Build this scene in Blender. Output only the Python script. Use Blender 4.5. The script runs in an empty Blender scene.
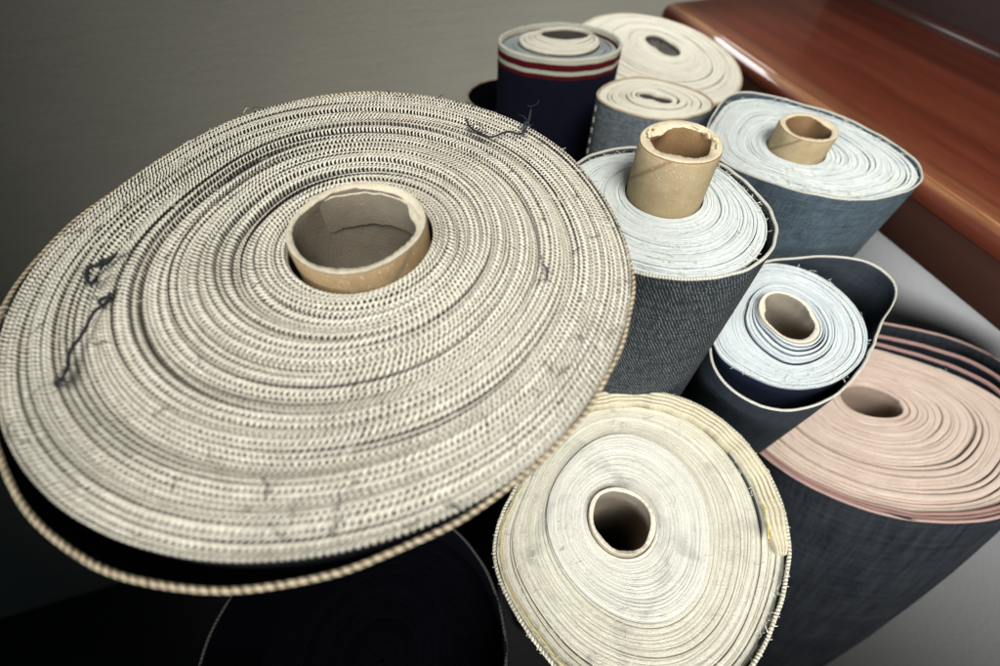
import bpy, math, random
import numpy as np
from mathutils import Matrix, Vector
random.seed(7); RNG=np.random.default_rng(11)
SC=bpy.context.scene; COL=SC.collection
PI=math.pi; TAU=2*PI
EYE=1.76                                    # camera height above the floor
D={
'A':{'C':[-0.04195,0.10076,-0.08953],'n':[0.0,0.0],'w':[788,785,783,782,784,788,794,801,808,816,823,831,839,848,858,869,880,891,901,910,919,927,934,939,942,942,939,931,921,910,899,892,888,887,890,894,899,902,904,904,903,901,898,895,892,888,884,880,876,871,867,862,858,853,848,844,840,837,834,832,829,826,821,816,811,806,802,799,797,796,794,791],'o':[797,796,795,796,798,803,809,816,824,831,839,848,857,867,879,891,903,915,927,937,946,953,960,965,967,965,960,951,939,927,915,906,902,901,904,909,914,917,917,915,911,907,903,901,902,904,907,911,914,916,916,914,910,904,896,887,878,868,859,851,843,836,830,824,819,815,811,808,806,804,802,800],'i':[205,208,211,213,215,216,217,218,218,218,218,218,217,216,215,214,213,211,210,209,207,205,204,202,200,198,197,195,193,192,190,189,188,187,186,186,186,186,186,186,187,187,188,189,190,191,192,193,194,194,194,194,194,193,192,191,190,189,188,187,186,185,185,185,186,187,189,191,194,197,200,203]},
'B':{'C':[0.07016,0.161,-0.12008],'n':[-0.01,0.01],'w':[376,370,367,365,365,367,369,371,372,372,371,369,366,363,361,358,357,356,357,359,363,368,375,382,390,397,403,409,414,419,423,427,432,436,440,444,448,451,454,457,460,463,466,468,470,472,473,474,475,475,475,475,475,474,473,472,470,468,465,461,456,451,445,439,433,427,420,414,407,399,391,383],'o':[408,402,399,397,397,397,398,399,399,399,398,397,395,394,392,390,389,389,391,393,398,403,409,415,421,426,430,433,436,439,442,445,448,451,454,458,461,464,467,470,473,476,478,480,483,484,486,487,487,487,487,487,486,486,487,487,488,488,487,486,484,481,478,474,469,463,457,449,441,432,423,415],'i':[160,163,166,168,171,173,174,176,177,179,180,180,181,182,182,182,182,181,181,180,179,178,176,175,173,172,170,168,166,163,161,158,156,153,150,147,143,140,137,133,130,127,125,122,120,118,116,114,113,112,110,110,109,108,108,108,109,110,111,113,115,117,121,124,128,132,136,140,145,149,153,156]},
'C':{'C':[0.18272,0.25352,-0.15402],'n':[0.02,0.0],'o':[651,639,627,618,611,607,605,605,606,607,607,607,608,611,618,628,641,656,669,679,681,677,665,648,628,608,591,578,569,564,561,561,562,563,565,567,568,566,561,551,538,522,505,489,475,464,457,453,452,452,454,458,463,471,481,491,502,512,522,531,542,555,571,589,609,630,648,662,671,673,670,662],'i':[158,160,161,163,164,165,167,168,169,170,172,173,174,175,176,177,177,178,179,179,180,180,181,181,181,181,182,181,181,181,181,180,179,179,178,177,176,175,173,172,170,168,167,164,162,160,157,155,152,150,148,146,144,142,141,140,140,140,140,140,141,142,143,145,146,148,149,151,152,154,155,157]},
'D':{'C':[0.15434,0.15023,-0.18985],'n':[-0.08,-0.06],'w':[381,382,383,383,384,386,387,390,392,395,398,400,402,403,404,405,405,403,399,391,383,373,364,355,347,343,343,347,353,360,367,374,381,388,395,402,409,416,423,431,439,445,446,444,439,434,431,429,428,425,422,417,412,406,401,397,393,389,385,381,379,377,377,377,377,378,378,379,379,380,380,381],'o':[509,558,610,653,680,689,682,661,629,593,558,526,497,473,454,440,429,419,410,402,394,386,378,370,362,356,352,354,359,367,375,383,392,400,409,417,426,435,445,460,482,508,532,551,565,574,579,579,576,568,556,541,524,505,487,471,455,441,427,416,409,403,400,397,396,397,402,409,418,429,445,471],'r':[222,221,220,220,219,219,218,218,219,221,223,227,230,233,237,240,243,244,244,241,237,233,228,224,221,218,215,212,210,208,206,206,208,211,215,219,222,226,230,234,238,242,246,250,254,259,264,270,275,280,283,283,280,276,271,267,262,258,254,251,247,244,241,238,235,232,229,227,225,224,223,222],'i':[134,134,135,137,139,141,144,146,148,151,154,158,161,165,169,172,176,179,182,183,183,182,181,179,176,173,169,166,162,160,157,155,153,151,149,147,145,143,141,139,137,135,135,135,137,140,143,146,150,153,156,159,162,164,165,166,167,167,167,166,164,163,161,159,156,154,151,148,145,142,139,136]},
'E':{'C':[0.2728,0.15606,-0.29526],'n':[-0.06,0.17],'o':[1126,1171,1205,1223,1223,1207,1179,1143,1105,1069,1037,1011,989,970,953,939,927,917,910,907,906,907,908,911,914,919,924,931,938,946,954,961,967,972,976,980,984,986,987,985,980,973,965,955,945,933,922,909,896,884,872,863,856,853,852,853,854,854,854,853,852,852,854,859,866,876,891,912,942,979,1025,1075],'2':[1042,1060,1067,1061,1043,1016,982,947,913,883,859,839,822,809,799,791,786,785,787,792,799,808,818,828,839,852,865,880,895,910,923,936,947,957,966,974,981,985,987,985,980,972,962,950,938,926,914,901,888,876,865,856,850,848,847,848,849,849,848,845,842,839,838,840,846,857,873,894,920,951,984,1015],'3':[971,962,943,917,885,852,819,790,766,747,733,723,716,713,711,712,716,722,731,742,755,768,783,798,813,829,846,863,880,896,912,926,938,950,960,969,975,980,981,979,974,966,956,944,930,916,902,888,875,862,851,843,837,834,834,836,838,840,841,840,839,837,838,841,848,861,878,899,922,943,960,970],'w':[913,888,857,824,790,759,731,707,687,671,659,651,646,645,648,653,661,671,683,697,712,729,747,767,786,806,826,845,865,883,901,918,933,946,957,966,972,976,977,974,968,959,946,932,916,900,886,872,860,848,838,829,821,815,812,812,814,818,822,826,829,832,835,841,852,866,884,904,921,933,936,929],'i':[196,195,193,190,187,184,180,177,174,171,169,167,166,165,164,164,164,165,166,167,169,172,174,177,181,184,187,191,194,196,199,200,200,200,199,197,194,191,186,182,177,172,166,161,156,152,147,143,140,137,134,132,131,130,130,132,133,136,140,144,149,155,161,167,173,179,184,188,192,195,196,197]},
'F':{'C':[0.05324,0.0513,-0.20871],'n':[-0.1,-0.05],'o':[695,702,707,711,714,716,718,718,718,715,710,703,695,687,679,671,664,656,647,636,622,607,591,575,559,544,531,518,508,499,494,492,496,505,518,533,549,563,574,580,582,582,581,582,584,589,595,603,612,619,626,631,636,641,646,651,654,657,658,657,655,652,649,646,645,646,649,654,662,670,679,688],'r':[374,378,383,388,393,398,402,406,409,412,415,417,419,420,420,419,416,411,405,397,388,379,369,361,353,347,342,338,336,333,331,330,328,327,326,324,323,322,320,319,318,317,317,318,319,320,323,326,330,335,340,346,353,360,366,372,377,380,383,384,383,382,380,378,376,373,370,369,367,367,368,371],'i':[145,146,146,147,147,147,148,148,148,148,147,147,146,146,146,146,146,146,147,148,149,150,151,152,153,154,154,154,153,152,150,148,146,144,143,141,140,139,137,137,136,135,134,134,134,134,134,134,135,135,135,136,136,137,137,138,138,139,139,139,140,140,140,141,141,141,142,143,143,144,144,145]},
'G':{'C':[0.05561,0.43587,-0.15529],'n':[0.03,0.04],'o':[402,382,362,343,326,310,295,281,269,259,250,242,236,230,226,223,221,220,220,221,224,228,232,237,242,249,256,266,278,291,306,324,343,365,391,422,456,494,533,570,604,632,652,665,670,670,667,663,657,652,646,640,634,627,620,613,606,600,594,589,583,576,567,558,546,533,519,502,484,465,445,423],'w':[253,241,230,218,207,197,187,179,172,167,163,161,160,160,161,162,163,163,163,161,159,156,153,149,146,145,146,150,156,167,181,199,220,244,270,298,325,352,377,399,419,435,448,457,463,466,466,464,461,456,451,445,439,433,426,420,413,405,397,389,380,371,361,351,341,331,320,309,298,287,276,265],'i':[205,208,210,210,208,205,201,196,190,185,179,174,168,164,159,155,152,149,146,144,143,142,142,144,146,150,155,161,168,175,182,189,195,200,204,206,206,204,200,195,188,181,173,166,158,151,145,140,135,131,128,125,122,120,118,116,115,114,113,114,116,119,124,130,137,146,155,165,175,184,192,199]},
'H':{'C':[0.16529,0.51194,-0.19463],'n':[0.05,-0.03],'o':[676,662,651,643,638,636,636,638,642,648,656,666,677,690,704,719,735,751,767,784,801,817,832,845,856,864,869,872,875,878,884,891,902,915,931,949,967,987,1007,1028,1048,1069,1090,1110,1128,1145,1161,1174,1185,1193,1199,1201,1200,1195,1186,1172,1153,1130,1101,1069,1033,995,956,917,880,845,812,783,756,732,711,692],'i':[156,151,147,144,141,140,140,141,143,147,153,160,168,178,189,200,211,221,230,237,242,244,243,239,232,223,212,200,188,175,163,152,142,133,126,120,115,111,108,106,104,103,102,102,103,105,109,115,123,133,144,157,170,184,198,211,222,231,237,241,241,240,235,229,221,212,203,193,184,176,168,161]},
'I':{'C':[0.11367,0.3348,-0.16203],'n':[0.02,0.0],'o':[413,404,393,381,368,357,346,336,327,320,314,309,307,307,308,311,315,320,325,330,335,340,345,350,355,359,363,368,373,380,388,398,407,416,422,425,424,419,410,398,385,371,357,344,332,323,316,311,308,306,305,305,305,306,306,307,309,311,313,316,319,324,330,338,349,361,375,390,402,412,417,417],'r':[226,224,221,218,215,213,210,208,207,205,205,204,204,204,204,204,203,202,202,200,199,199,198,198,198,199,200,201,203,204,206,207,207,207,207,205,203,200,196,192,188,183,178,174,169,165,161,157,154,152,150,148,148,148,149,151,153,157,162,168,174,181,188,196,203,209,215,220,223,226,227,227],'i':[100,93,85,78,71,65,60,56,52,50,48,46,45,45,45,45,46,48,51,55,60,66,73,81,89,98,106,113,119,123,126,126,125,121,116,110,102,94,85,77,70,63,57,53,49,47,45,45,45,46,47,49,52,55,59,63,68,75,81,88,96,103,109,115,120,123,125,124,122,119,113,107]},
}
# ------------------------------------------------------------------ helpers
def link(o,parent=None):
    COL.objects.link(o)
    if parent is not None: o.parent=parent
    return o
def tag(o,label,cat,group=None,kind=None):
    if label: o['label']=label
    if cat: o['category']=cat
    if group: o['group']=group
    if kind: o['kind']=kind
    return o
def thing(name,loc,zdir,label,cat,group=None):
    o=bpy.data.objects.new(name,None); link(o)
    z=Vector(zdir).normalized(); x=Vector((0,1,0)).cross(z).normalized(); y=z.cross(x)
    o.matrix_world=Matrix(((x.x,y.x,z.x,loc[0]),(x.y,y.y,z.y,loc[1]),(x.z,y.z,z.z,loc[2]),(0,0,0,1)))
    o.empty_display_size=.02
    return tag(o,label,cat,group)
def mesh_obj(name,V,F,mat,parent=None,st=None,smooth=True):
    me=bpy.data.meshes.new(name)
    V=np.asarray(V,np.float32)
    F=np.asarray(F,np.int32)
    n=F.shape[1]
    me.vertices.add(len(V)); me.vertices.foreach_set('co',V.ravel())
    me.loops.add(F.size); me.loops.foreach_set('vertex_index',F.ravel())
    me.polygons.add(len(F)); me.polygons.foreach_set('loop_start',np.arange(0,F.size,n,dtype=np.int32))
    me.polygons.foreach_set('loop_total',np.full(len(F),n,np.int32))
    me.polygons.foreach_set('use_smooth',np.full(len(F),smooth,bool))
    if st is not None:
        a=me.attributes.new('st','FLOAT_VECTOR','POINT'); a.data.foreach_set('vector',np.asarray(st,np.float32).ravel())
    me.update(); me.validate()
    me.materials.append(mat)
    o=bpy.data.objects.new(name,me)
    return link(o,parent)
def grid(P,S,closed_j=False):
    """P [ni,nj,3], S [ni,nj,3] -> V,F,st"""
    ni,nj=P.shape[:2]
    idx=np.arange(ni*nj).reshape(ni,nj)
    a=idx[:-1]; b=idx[1:]
    if closed_j:
        a2=np.roll(a,-1,1); b2=np.roll(b,-1,1)
    else:
        a2=a[:,1:];b2=b[:,1:];a=a[:,:-1];b=b[:,:-1]
    F=np.stack([a,b,b2,a2],-1).reshape(-1,4)
    return P.reshape(-1,3),F,S.reshape(-1,3)
def join(parts):
    V=[];F=[];S=[];n=0
    for v,f,s in parts:
        V.append(v);F.append(f+n);S.append(s);n+=len(v)
    return np.concatenate(V),np.concatenate(F),np.concatenate(S)
def pol(tab,th):
    """periodic Catmull-Rom lookup of a radius table (tenths of a millimetre)"""
    t=np.asarray(tab,float)*1e-4; n=len(t)
    x=(np.asarray(th)/TAU*n)%n; i=np.floor(x).astype(int)%n; f=x-np.floor(x)
    p0,p1,p2,p3=t[(i-1)%n],t[i],t[(i+1)%n],t[(i+2)%n]
    return p1+.5*f*(p2-p0+f*(2*p0-5*p1+4*p2-p3+f*(3*(p1-p2)+p3-p0)))
def circ(r,cx=0,cy=0,n=72):
    """table of a circle of radius r about (cx,cy) seen from the origin"""
    t=np.linspace(0,TAU,n,endpoint=False)
    d=cx*np.cos(t)+cy*np.sin(t)
    return (d+np.sqrt(np.maximum(r*r-(cx*cx+cy*cy)+d*d,1e-9)))*1e4
def wob(th,seed,amp,modes):
    r=np.random.default_rng(seed); y=np.zeros_like(th)
    for m in modes: y+=amp*r.normal()*np.cos(m*th+r.uniform(0,TAU))
    return y/math.sqrt(len(modes))
# ------------------------------------------------------------------ nodes
class NT:
    def __init__(s,name):
        s.m=bpy.data.materials.new(name); s.m.use_nodes=True; s.t=s.m.node_tree
        s.b=s.t.nodes['Principled BSDF']
    def n(s,typ,**k):
        x=s.t.nodes.new(typ)
        for a,v in k.items(): setattr(x,a,v)
        return x
    def put(s,sock,v):
        if isinstance(v,bpy.types.NodeSocket): s.t.links.new(v,sock)
        elif isinstance(v,tuple) and sock.type=='RGBA' and len(v)==3: sock.default_value=(*v,1)
        else: sock.default_value=v
    def mth(s,op,a,b=None,c=None,clamp=False):
        x=s.n('ShaderNodeMath',operation=op,use_clamp=clamp); s.put(x.inputs[0],a)
        if b is not None: s.put(x.inputs[1],b)
        if c is not None: s.put(x.inputs[2],c)
        return x.outputs[0]
    def ss(s,v,a,b):
        x=s.n('ShaderNodeMapRange',interpolation_type='SMOOTHSTEP'); s.put(x.inputs[0],v)
        x.inputs[1].default_value=a; x.inputs[2].default_value=b
        return x.outputs[0]
    def mix(s,f,a,b):
        x=s.n('ShaderNodeMix',data_type='RGBA'); s.put(x.inputs[0],f); s.put(x.inputs[6],a); s.put(x.inputs[7],b)
        return x.outputs[2]
    def xyz(s,x=0.,y=0.,z=0.):
        c=s.n('ShaderNodeCombineXYZ')
        for i,v in enumerate((x,y,z)): s.put(c.inputs[i],v)
        return c.outputs[0]
    def noise(s,vec,scale,detail=2.,rough=.5,dist=0.):
        x=s.n('ShaderNodeTexNoise'); s.put(x.inputs['Vector'],vec); x.inputs['Scale'].default_value=scale
        x.inputs['Detail'].default_value=detail; x.inputs['Roughness'].default_value=rough; x.inputs['Distortion'].default_value=dist
        return x.outputs[0]
    def white(s,w):
        x=s.n('ShaderNodeTexWhiteNoise',noise_dimensions='1D'); s.put(x.inputs['W'],w); return x.outputs['Value']
    def st(s):
        a=s.n('ShaderNodeAttribute',attribute_name='st'); q=s.n('ShaderNodeSeparateXYZ'); s.t.links.new(a.outputs['Vector'],q.inputs[0])
        return q.outputs[0],q.outputs[1],q.outputs[2]
    def obj(s): return s.n('ShaderNodeTexCoord').outputs['Object']
    def bump(s,h,strength,dist):
        x=s.n('ShaderNodeBump'); x.inputs['Strength'].default_value=strength; x.inputs['Distance'].default_value=dist
        s.put(x.inputs['Height'],h); s.t.links.new(x.outputs[0],s.b.inputs['Normal'])
    def done(s,col,rough=.9,spec=.2,sheen=0.):
        s.put(s.b.inputs['Base Color'],col); s.put(s.b.inputs['Roughness'],rough)
        s.b.inputs['Specular IOR Level'].default_value=spec
        if sheen: s.b.inputs['Sheen Weight'].default_value=sheen; s.b.inputs['Sheen Roughness'].default_value=.5
        return s.m
def edge_mat(name,pale,pale2,line,side,lw=.36,fib=900.,linemix=.75,sidez=.0014,stain=None,patch=0.):
    """cut edge of a wound fabric: every turn its own shade, fibres, a thin blue face line between turns"""
    k=NT(name); u,v,dz=k.st(); o=k.obj()
    fr=v; rnd=k.ss(k.noise(k.xyz(k.mth('MULTIPLY',u,9.),0.,0.),1.,1.),.3,.7); tn=0.
    n1=k.noise(k.xyz(k.mth('MULTIPLY',u,fib),k.mth('MULTIPLY',v,1.7),rnd),1.,3.,.65)
    n2=k.noise(o,1700.,3.,.7); n3=k.noise(o,55.,3.,.6)
    f=k.mth('ADD',k.mth('ADD',k.mth('MULTIPLY',k.mth('SUBTRACT',n1,.5),1.3),k.mth('MULTIPLY',k.mth('SUBTRACT',n2,.5),1.3)),k.mth('MULTIPLY',rnd,.6))
    f=k.mth('ADD',f,k.mth('MULTIPLY',k.mth('SUBTRACT',n3,.5),1.2),clamp=True)
    c=k.mix(f,pale,pale2)
    d=k.mth('ABSOLUTE',k.mth('SUBTRACT',fr,.5))
    d=k.mth('ADD',d,k.mth('MULTIPLY',k.mth('SUBTRACT',n1,.5),.22))
    brk=k.ss(k.noise(k.xyz(k.mth('MULTIPLY',u,60.),tn,0.),1.,2.),.32,.62)
    m=k.mth('MULTIPLY',k.ss(d,lw,.5),k.mth('MULTIPLY',brk,linemix))
    c=k.mix(m,c,line)
    if stain: c=k.mix(k.mth('MULTIPLY',k.ss(k.noise(o,38.,3.,.6,.6),.52,.72),patch),c,stain)
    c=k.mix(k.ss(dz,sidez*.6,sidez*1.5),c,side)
    h=k.mth('ADD',k.mth('MULTIPLY',n1,.5),k.mth('MULTIPLY',n2,1.3))
    h=k.mth('SUBTRACT',h,k.mth('MULTIPLY',m,.8))
    k.bump(h,.8,.0009)
    return k.done(c,.95,.1)
def stitch_mat(name,cream,cream2,dark,side,per,slant):
    """selvedge ends: rows of slanted cream stitches with dark warp between"""
    k=NT(name); u,v,dz=k.st(); o=k.obj()
    fr=v; rnd=0.
    big=k.noise(o,30.,2.,.5); n1=k.noise(o,700.,2.,.6); n2=k.noise(o,2600.,2.,.6)
    x=k.mth('ADD',k.mth('DIVIDE',u,per),k.mth('MULTIPLY',fr,slant))
    x=k.mth('ADD',x,k.mth('MULTIPLY',big,2.2))
    nm=k.noise(o,260.,2.,.6); x=k.mth('ADD',x,k.mth('ADD',k.mth('MULTIPLY',k.mth('SUBTRACT',n1,.5),.35),k.mth('MULTIPLY',k.mth('SUBTRACT',nm,.5),.7)))
    s=k.mth('SINE',k.mth('MULTIPLY',x,TAU))
    d=k.mth('ABSOLUTE',k.mth('SUBTRACT',fr,.5))
    rope=k.ss(k.noise(o,26.,2.,.5),.46,.68)
    cut=k.mth('ADD',k.mth('MULTIPLY',d,k.mth('SUBTRACT',3.1,k.mth('MULTIPLY',rope,1.7))),k.mth('SUBTRACT',k.mth('MULTIPLY',rope,.62),1.06))
    cut=k.mth('ADD',cut,k.mth('MULTIPLY',k.mth('SUBTRACT',n1,.5),.7))
    dots=k.ss(k.mth('ADD',s,cut),-.02,.40)
    d=k.mth('ADD',d,k.mth('MULTIPLY',k.mth('SUBTRACT',n1,.5),.16))
    grp=k.noise(k.xyz(k.mth('MULTIPLY',u,5.),3.,0.),1.,2.,.6)
    ln=k.mth('MULTIPLY',k.ss(d,.36,.47),k.mth('MULTIPLY',k.ss(grp,.50,.64),.95))
    m=k.mth('SUBTRACT',1.,k.mth('MAXIMUM',dots,ln))
    cell=k.white(k.mth('FLOOR',k.mth('ADD',x,.25)))
    cc=k.mix(k.mth('ADD',k.mth('MULTIPLY',cell,.6),k.mth('MULTIPLY',n2,.4)),cream,cream2)
    c=k.mix(m,dark,cc)
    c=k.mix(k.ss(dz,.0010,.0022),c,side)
    k.bump(k.mth('ADD',m,k.mth('MULTIPLY',n2,.5)),1.,.0006)
    return k.done(c,.92,.12)
def denim_mat(name,dark,mid,speck,per=.0011,tw=1.,sp=.5,streak=.6,edge=None,bands=None,rough=.92):
    """denim face: diagonal twill, slub streaks; 'bands' = selvedge stripes down from the rim"""
    k=NT(name); u,v,dz=k.st(); o=k.obj()
    nz=k.noise(o,420.,2.,.6)
    t=k.mth('ADD',k.mth('DIVIDE',u,per),k.mth('MULTIPLY',k.mth('DIVIDE',v,per),tw))
    t=k.mth('ADD',t,k.mth('MULTIPLY',k.mth('SUBTRACT',nz,.5),1.3))
    w=k.ss(k.mth('SINE',k.mth('MULTIPLY',t,TAU)),-.2,.9)
    yarn=k.noise(k.xyz(k.mth('MULTIPLY',u,900.),k.mth('MULTIPLY',v,140.),0.),1.,2.,.6)
    weft=k.noise(k.xyz(k.mth('MULTIPLY',u,60.),k.mth('MULTIPLY',v,900.),3.),1.,2.,.6)
    slub=k.noise(k.xyz(k.mth('MULTIPLY',u,260.),k.mth('MULTIPLY',v,16.),7.),1.,3.,.6)
    slub2=k.noise(k.xyz(k.mth('MULTIPLY',u,14.),k.mth('MULTIPLY',v,220.),9.),1.,3.,.6)
    big=k.noise(o,22.,3.,.55)
    f=k.mth('ADD',k.mth('MULTIPLY',k.mth('SUBTRACT',slub,.5),streak*2.2),k.mth('MULTIPLY',k.mth('SUBTRACT',slub2,.5),streak*1.4))
    f=k.mth('ADD',k.mth('ADD',f,k.mth('MULTIPLY',k.mth('SUBTRACT',big,.5),1.2)),.4,clamp=True)
    c=k.mix(f,dark,mid)
    s=k.mth('MULTIPLY',w,k.ss(k.mth('MULTIPLY',k.mth('ADD',yarn,weft),.5),.36,.62))
    c=k.mix(k.mth('MULTIPLY',s,sp),c,speck)
    if edge: c=k.mix(k.ss(k.mth('ADD',v,k.mth('MULTIPLY',k.mth('SUBTRACT',nz,.5),.0012)),edge[1]*1.15,edge[1]*.85),c,edge[0])
    if bands:
        for (a,b,cc) in bands:
            mm=k.mth('MULTIPLY',k.ss(k.mth('ADD',v,k.mth('MULTIPLY',k.mth('SUBTRACT',nz,.5),.0006)),a-.0003,a+.0003),k.ss(k.mth('ADD',v,k.mth('MULTIPLY',k.mth('SUBTRACT',nz,.5),.0006)),b+.0003,b-.0003))
            rib=k.mth('ADD',.75,k.mth('MULTIPLY',k.mth('SINE',k.mth('MULTIPLY',u,TAU/.0013)),.25))
            c=k.mix(mm,c,k.mix(rib,(cc[0]*.6,cc[1]*.6,cc[2]*.6),cc))
    k.bump(k.mth('ADD',k.mth('MULTIPLY',w,.8),k.mth('MULTIPLY',k.mth('ADD',yarn,weft),.6)),.7,.0005)
    return k.done(c,rough,.10)
def cord_mat(name,pale,dark,per,slant=.6,amt=1.):
    """selvedge cord: slanted threads round the rim (v runs 0..1 round the cord)"""
    k=NT(name); u,v,dz=k.st(); o=k.obj(); n1=k.noise(o,900.,2.,.6); n2=k.noise(o,3000.,2.)
    x=k.mth('ADD',k.mth('DIVIDE',u,per),k.mth('MULTIPLY',v,slant*2)); x=k.mth('ADD',x,k.mth('MULTIPLY',k.mth('SUBTRACT',n1,.5),.6))
    s=k.ss(k.mth('SINE',k.mth('MULTIPLY',x,TAU)),-.95,-.1)
    c=k.mix(k.mth('MULTIPLY',k.mth('SUBTRACT',1.,s),amt),k.mix(n2,pale,(pale[0]*.7,pale[1]*.68,pale[2]*.62)),dark)
    k.bump(k.mth('ADD',s,k.mth('MULTIPLY',n2,.4)),1.,.0006)
    return k.done(c,.92,.12)
def card_mat(name,tan,pale,dark):
    """kraft tube: paper fibres, a faint spiral seam; v = depth below the rim, dz = 1 inside, 2 on the rim"""
    k=NT(name); u,v,dz=k.st(); o=k.obj()
    n1=k.noise(o,160.,4.,.6); n2=k.noise(o,1500.,2.,.6); n3=k.noise(k.xyz(k.mth('MULTIPLY',u,90.),k.mth('MULTIPLY',v,1100.),0.),1.,2.)
    c=k.mix(k.mth('ADD',k.mth('MULTIPLY',n1,.7),k.mth('MULTIPLY',n3,.3)),tan,(tan[0]*.62,tan[1]*.58,tan[2]*.5))
    seam=k.mth('FRACT',k.mth('MULTIPLY',k.mth('ADD',u,k.mth('MULTIPLY',v,1.1)),22.))
    c=k.mix(k.mth('MULTIPLY',k.ss(k.mth('ABSOLUTE',k.mth('SUBTRACT',seam,.5)),.05,.0),.6),c,dark)
    c=k.mix(k.mth('MULTIPLY',k.ss(k.noise(o,70.,4.,.65),.52,.75),.45),c,dark)
    c=k.mix(k.ss(n2,.64,.74),c,pale)
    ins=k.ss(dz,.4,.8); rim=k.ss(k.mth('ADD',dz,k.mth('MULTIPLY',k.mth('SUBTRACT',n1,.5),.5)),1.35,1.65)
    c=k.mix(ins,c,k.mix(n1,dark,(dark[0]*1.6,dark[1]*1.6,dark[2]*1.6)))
    c=k.mix(rim,c,k.mix(n2,pale,(pale[0]*.62,pale[1]*.58,pale[2]*.5)))
    k.bump(k.mth('ADD',n2,k.mth('MULTIPLY',n1,.8)),.5,.0006)
    return k.done(c,.85,.2)
# ------------------------------------------------------------------ roll parts
def winding(name,parent,tin,tout,N,ncol,top,mat,depth=.006,g=.0006,gaps=None,hv=.0004,seed=1,hfn=None,start=0.,outer_depth=None,inner_depth=None,wobble=.12,jit=.25):
    """a strip of fabric wound into a spiral: the cut edges on top, its sides going down"""
    r=np.random.default_rng(seed); gaps=gaps or {}
    wt=1+jit*r.uniform(-1,1,N); gp=np.array([gaps.get(i,0.) for i in range(N)])
    tot=(wt+gp).sum()-wt[0]-gp[0]
    A=np.zeros(N+3)
    for i in range(1,N): A[i+1]=A[i]+(wt[i]+gp[i])/tot
    A[N:]=1.; G=np.concatenate([gp,[0,0,0]])/tot
    n=N*ncol+1; w=np.linspace(0,N,n)
    xs=np.arange(N+3)
    th=w*TAU+start
    ri=pol(tin,th); ro=pol(tout,th)
    thin=(ro-ri).mean()/max(N-1,1)
    wf=lambda q: wobble/N*(np.sin(3*q*TAU/ N*1.7+2*np.cos(q*1.3))+np.cos(th*2+q*.9)*.7)
    sA=np.interp(w,xs,A); sB=np.interp(w+1,xs,A)-np.interp(w+1,xs,G)
    bell=lambda s: np.clip(4*s*(1-s)*3,0,1)
    sA=sA+wf(w)*bell(sA); sB=sB+wf(w+1)*bell(sB); sB=np.maximum(sB,sA+.02/N)
    hk=np.cumsum(r.normal(0,1,N+2)); hk=hk-np.linspace(hk[0],hk[-1],N+2); hk=hk/max(1e-6,np.abs(hk).max())
    jk=r.normal(0,1,N+2)
    h=hv*(np.interp(w,np.arange(N+2),hk)*1.2+np.interp(w,np.arange(N+2),jk)*.55)+hv*.5*np.cos(th*3+w)*.5
    fr=np.array([0.,0.,.1,.36,.64,.9,1.,1.])
    pz=np.array([-9,-g,-.12*g,0,0,-.12*g,-g,-9])
    dI=np.full(n,depth); dO=np.full(n,depth)
    if inner_depth: dI[w<=1.02]=inner_depth
    if outer_depth: dO[w>=N-1.05]=outer_depth
    rad=ri[:,None]+(ro-ri)[:,None]*(sA[:,None]+(sB-sA)[:,None]*fr)
    smid=(sA+sB)/2
    hh=h+(hfn(smid,th) if hfn else 0.)
    z=hh[:,None]+np.where(pz>-1,pz,0)
    z[:,0]=hh-dI; z[:,7]=hh-dO
    dz=hh[:,None]-z
    P=np.stack([rad*np.cos(th)[:,None],rad*np.sin(th)[:,None],z+top],-1)
    seg=np.hypot(np.diff(P[:,3,0]),np.diff(P[:,3,1])); u=np.concatenate([[0],np.cumsum(seg)])
    S=np.stack([np.repeat(u[:,None],8,1),np.repeat(fr[None,:],n,0),dz],-1)
    V,F,s=grid(P,S)
    return mesh_obj(name,V,F,mat,parent,s)
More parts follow.
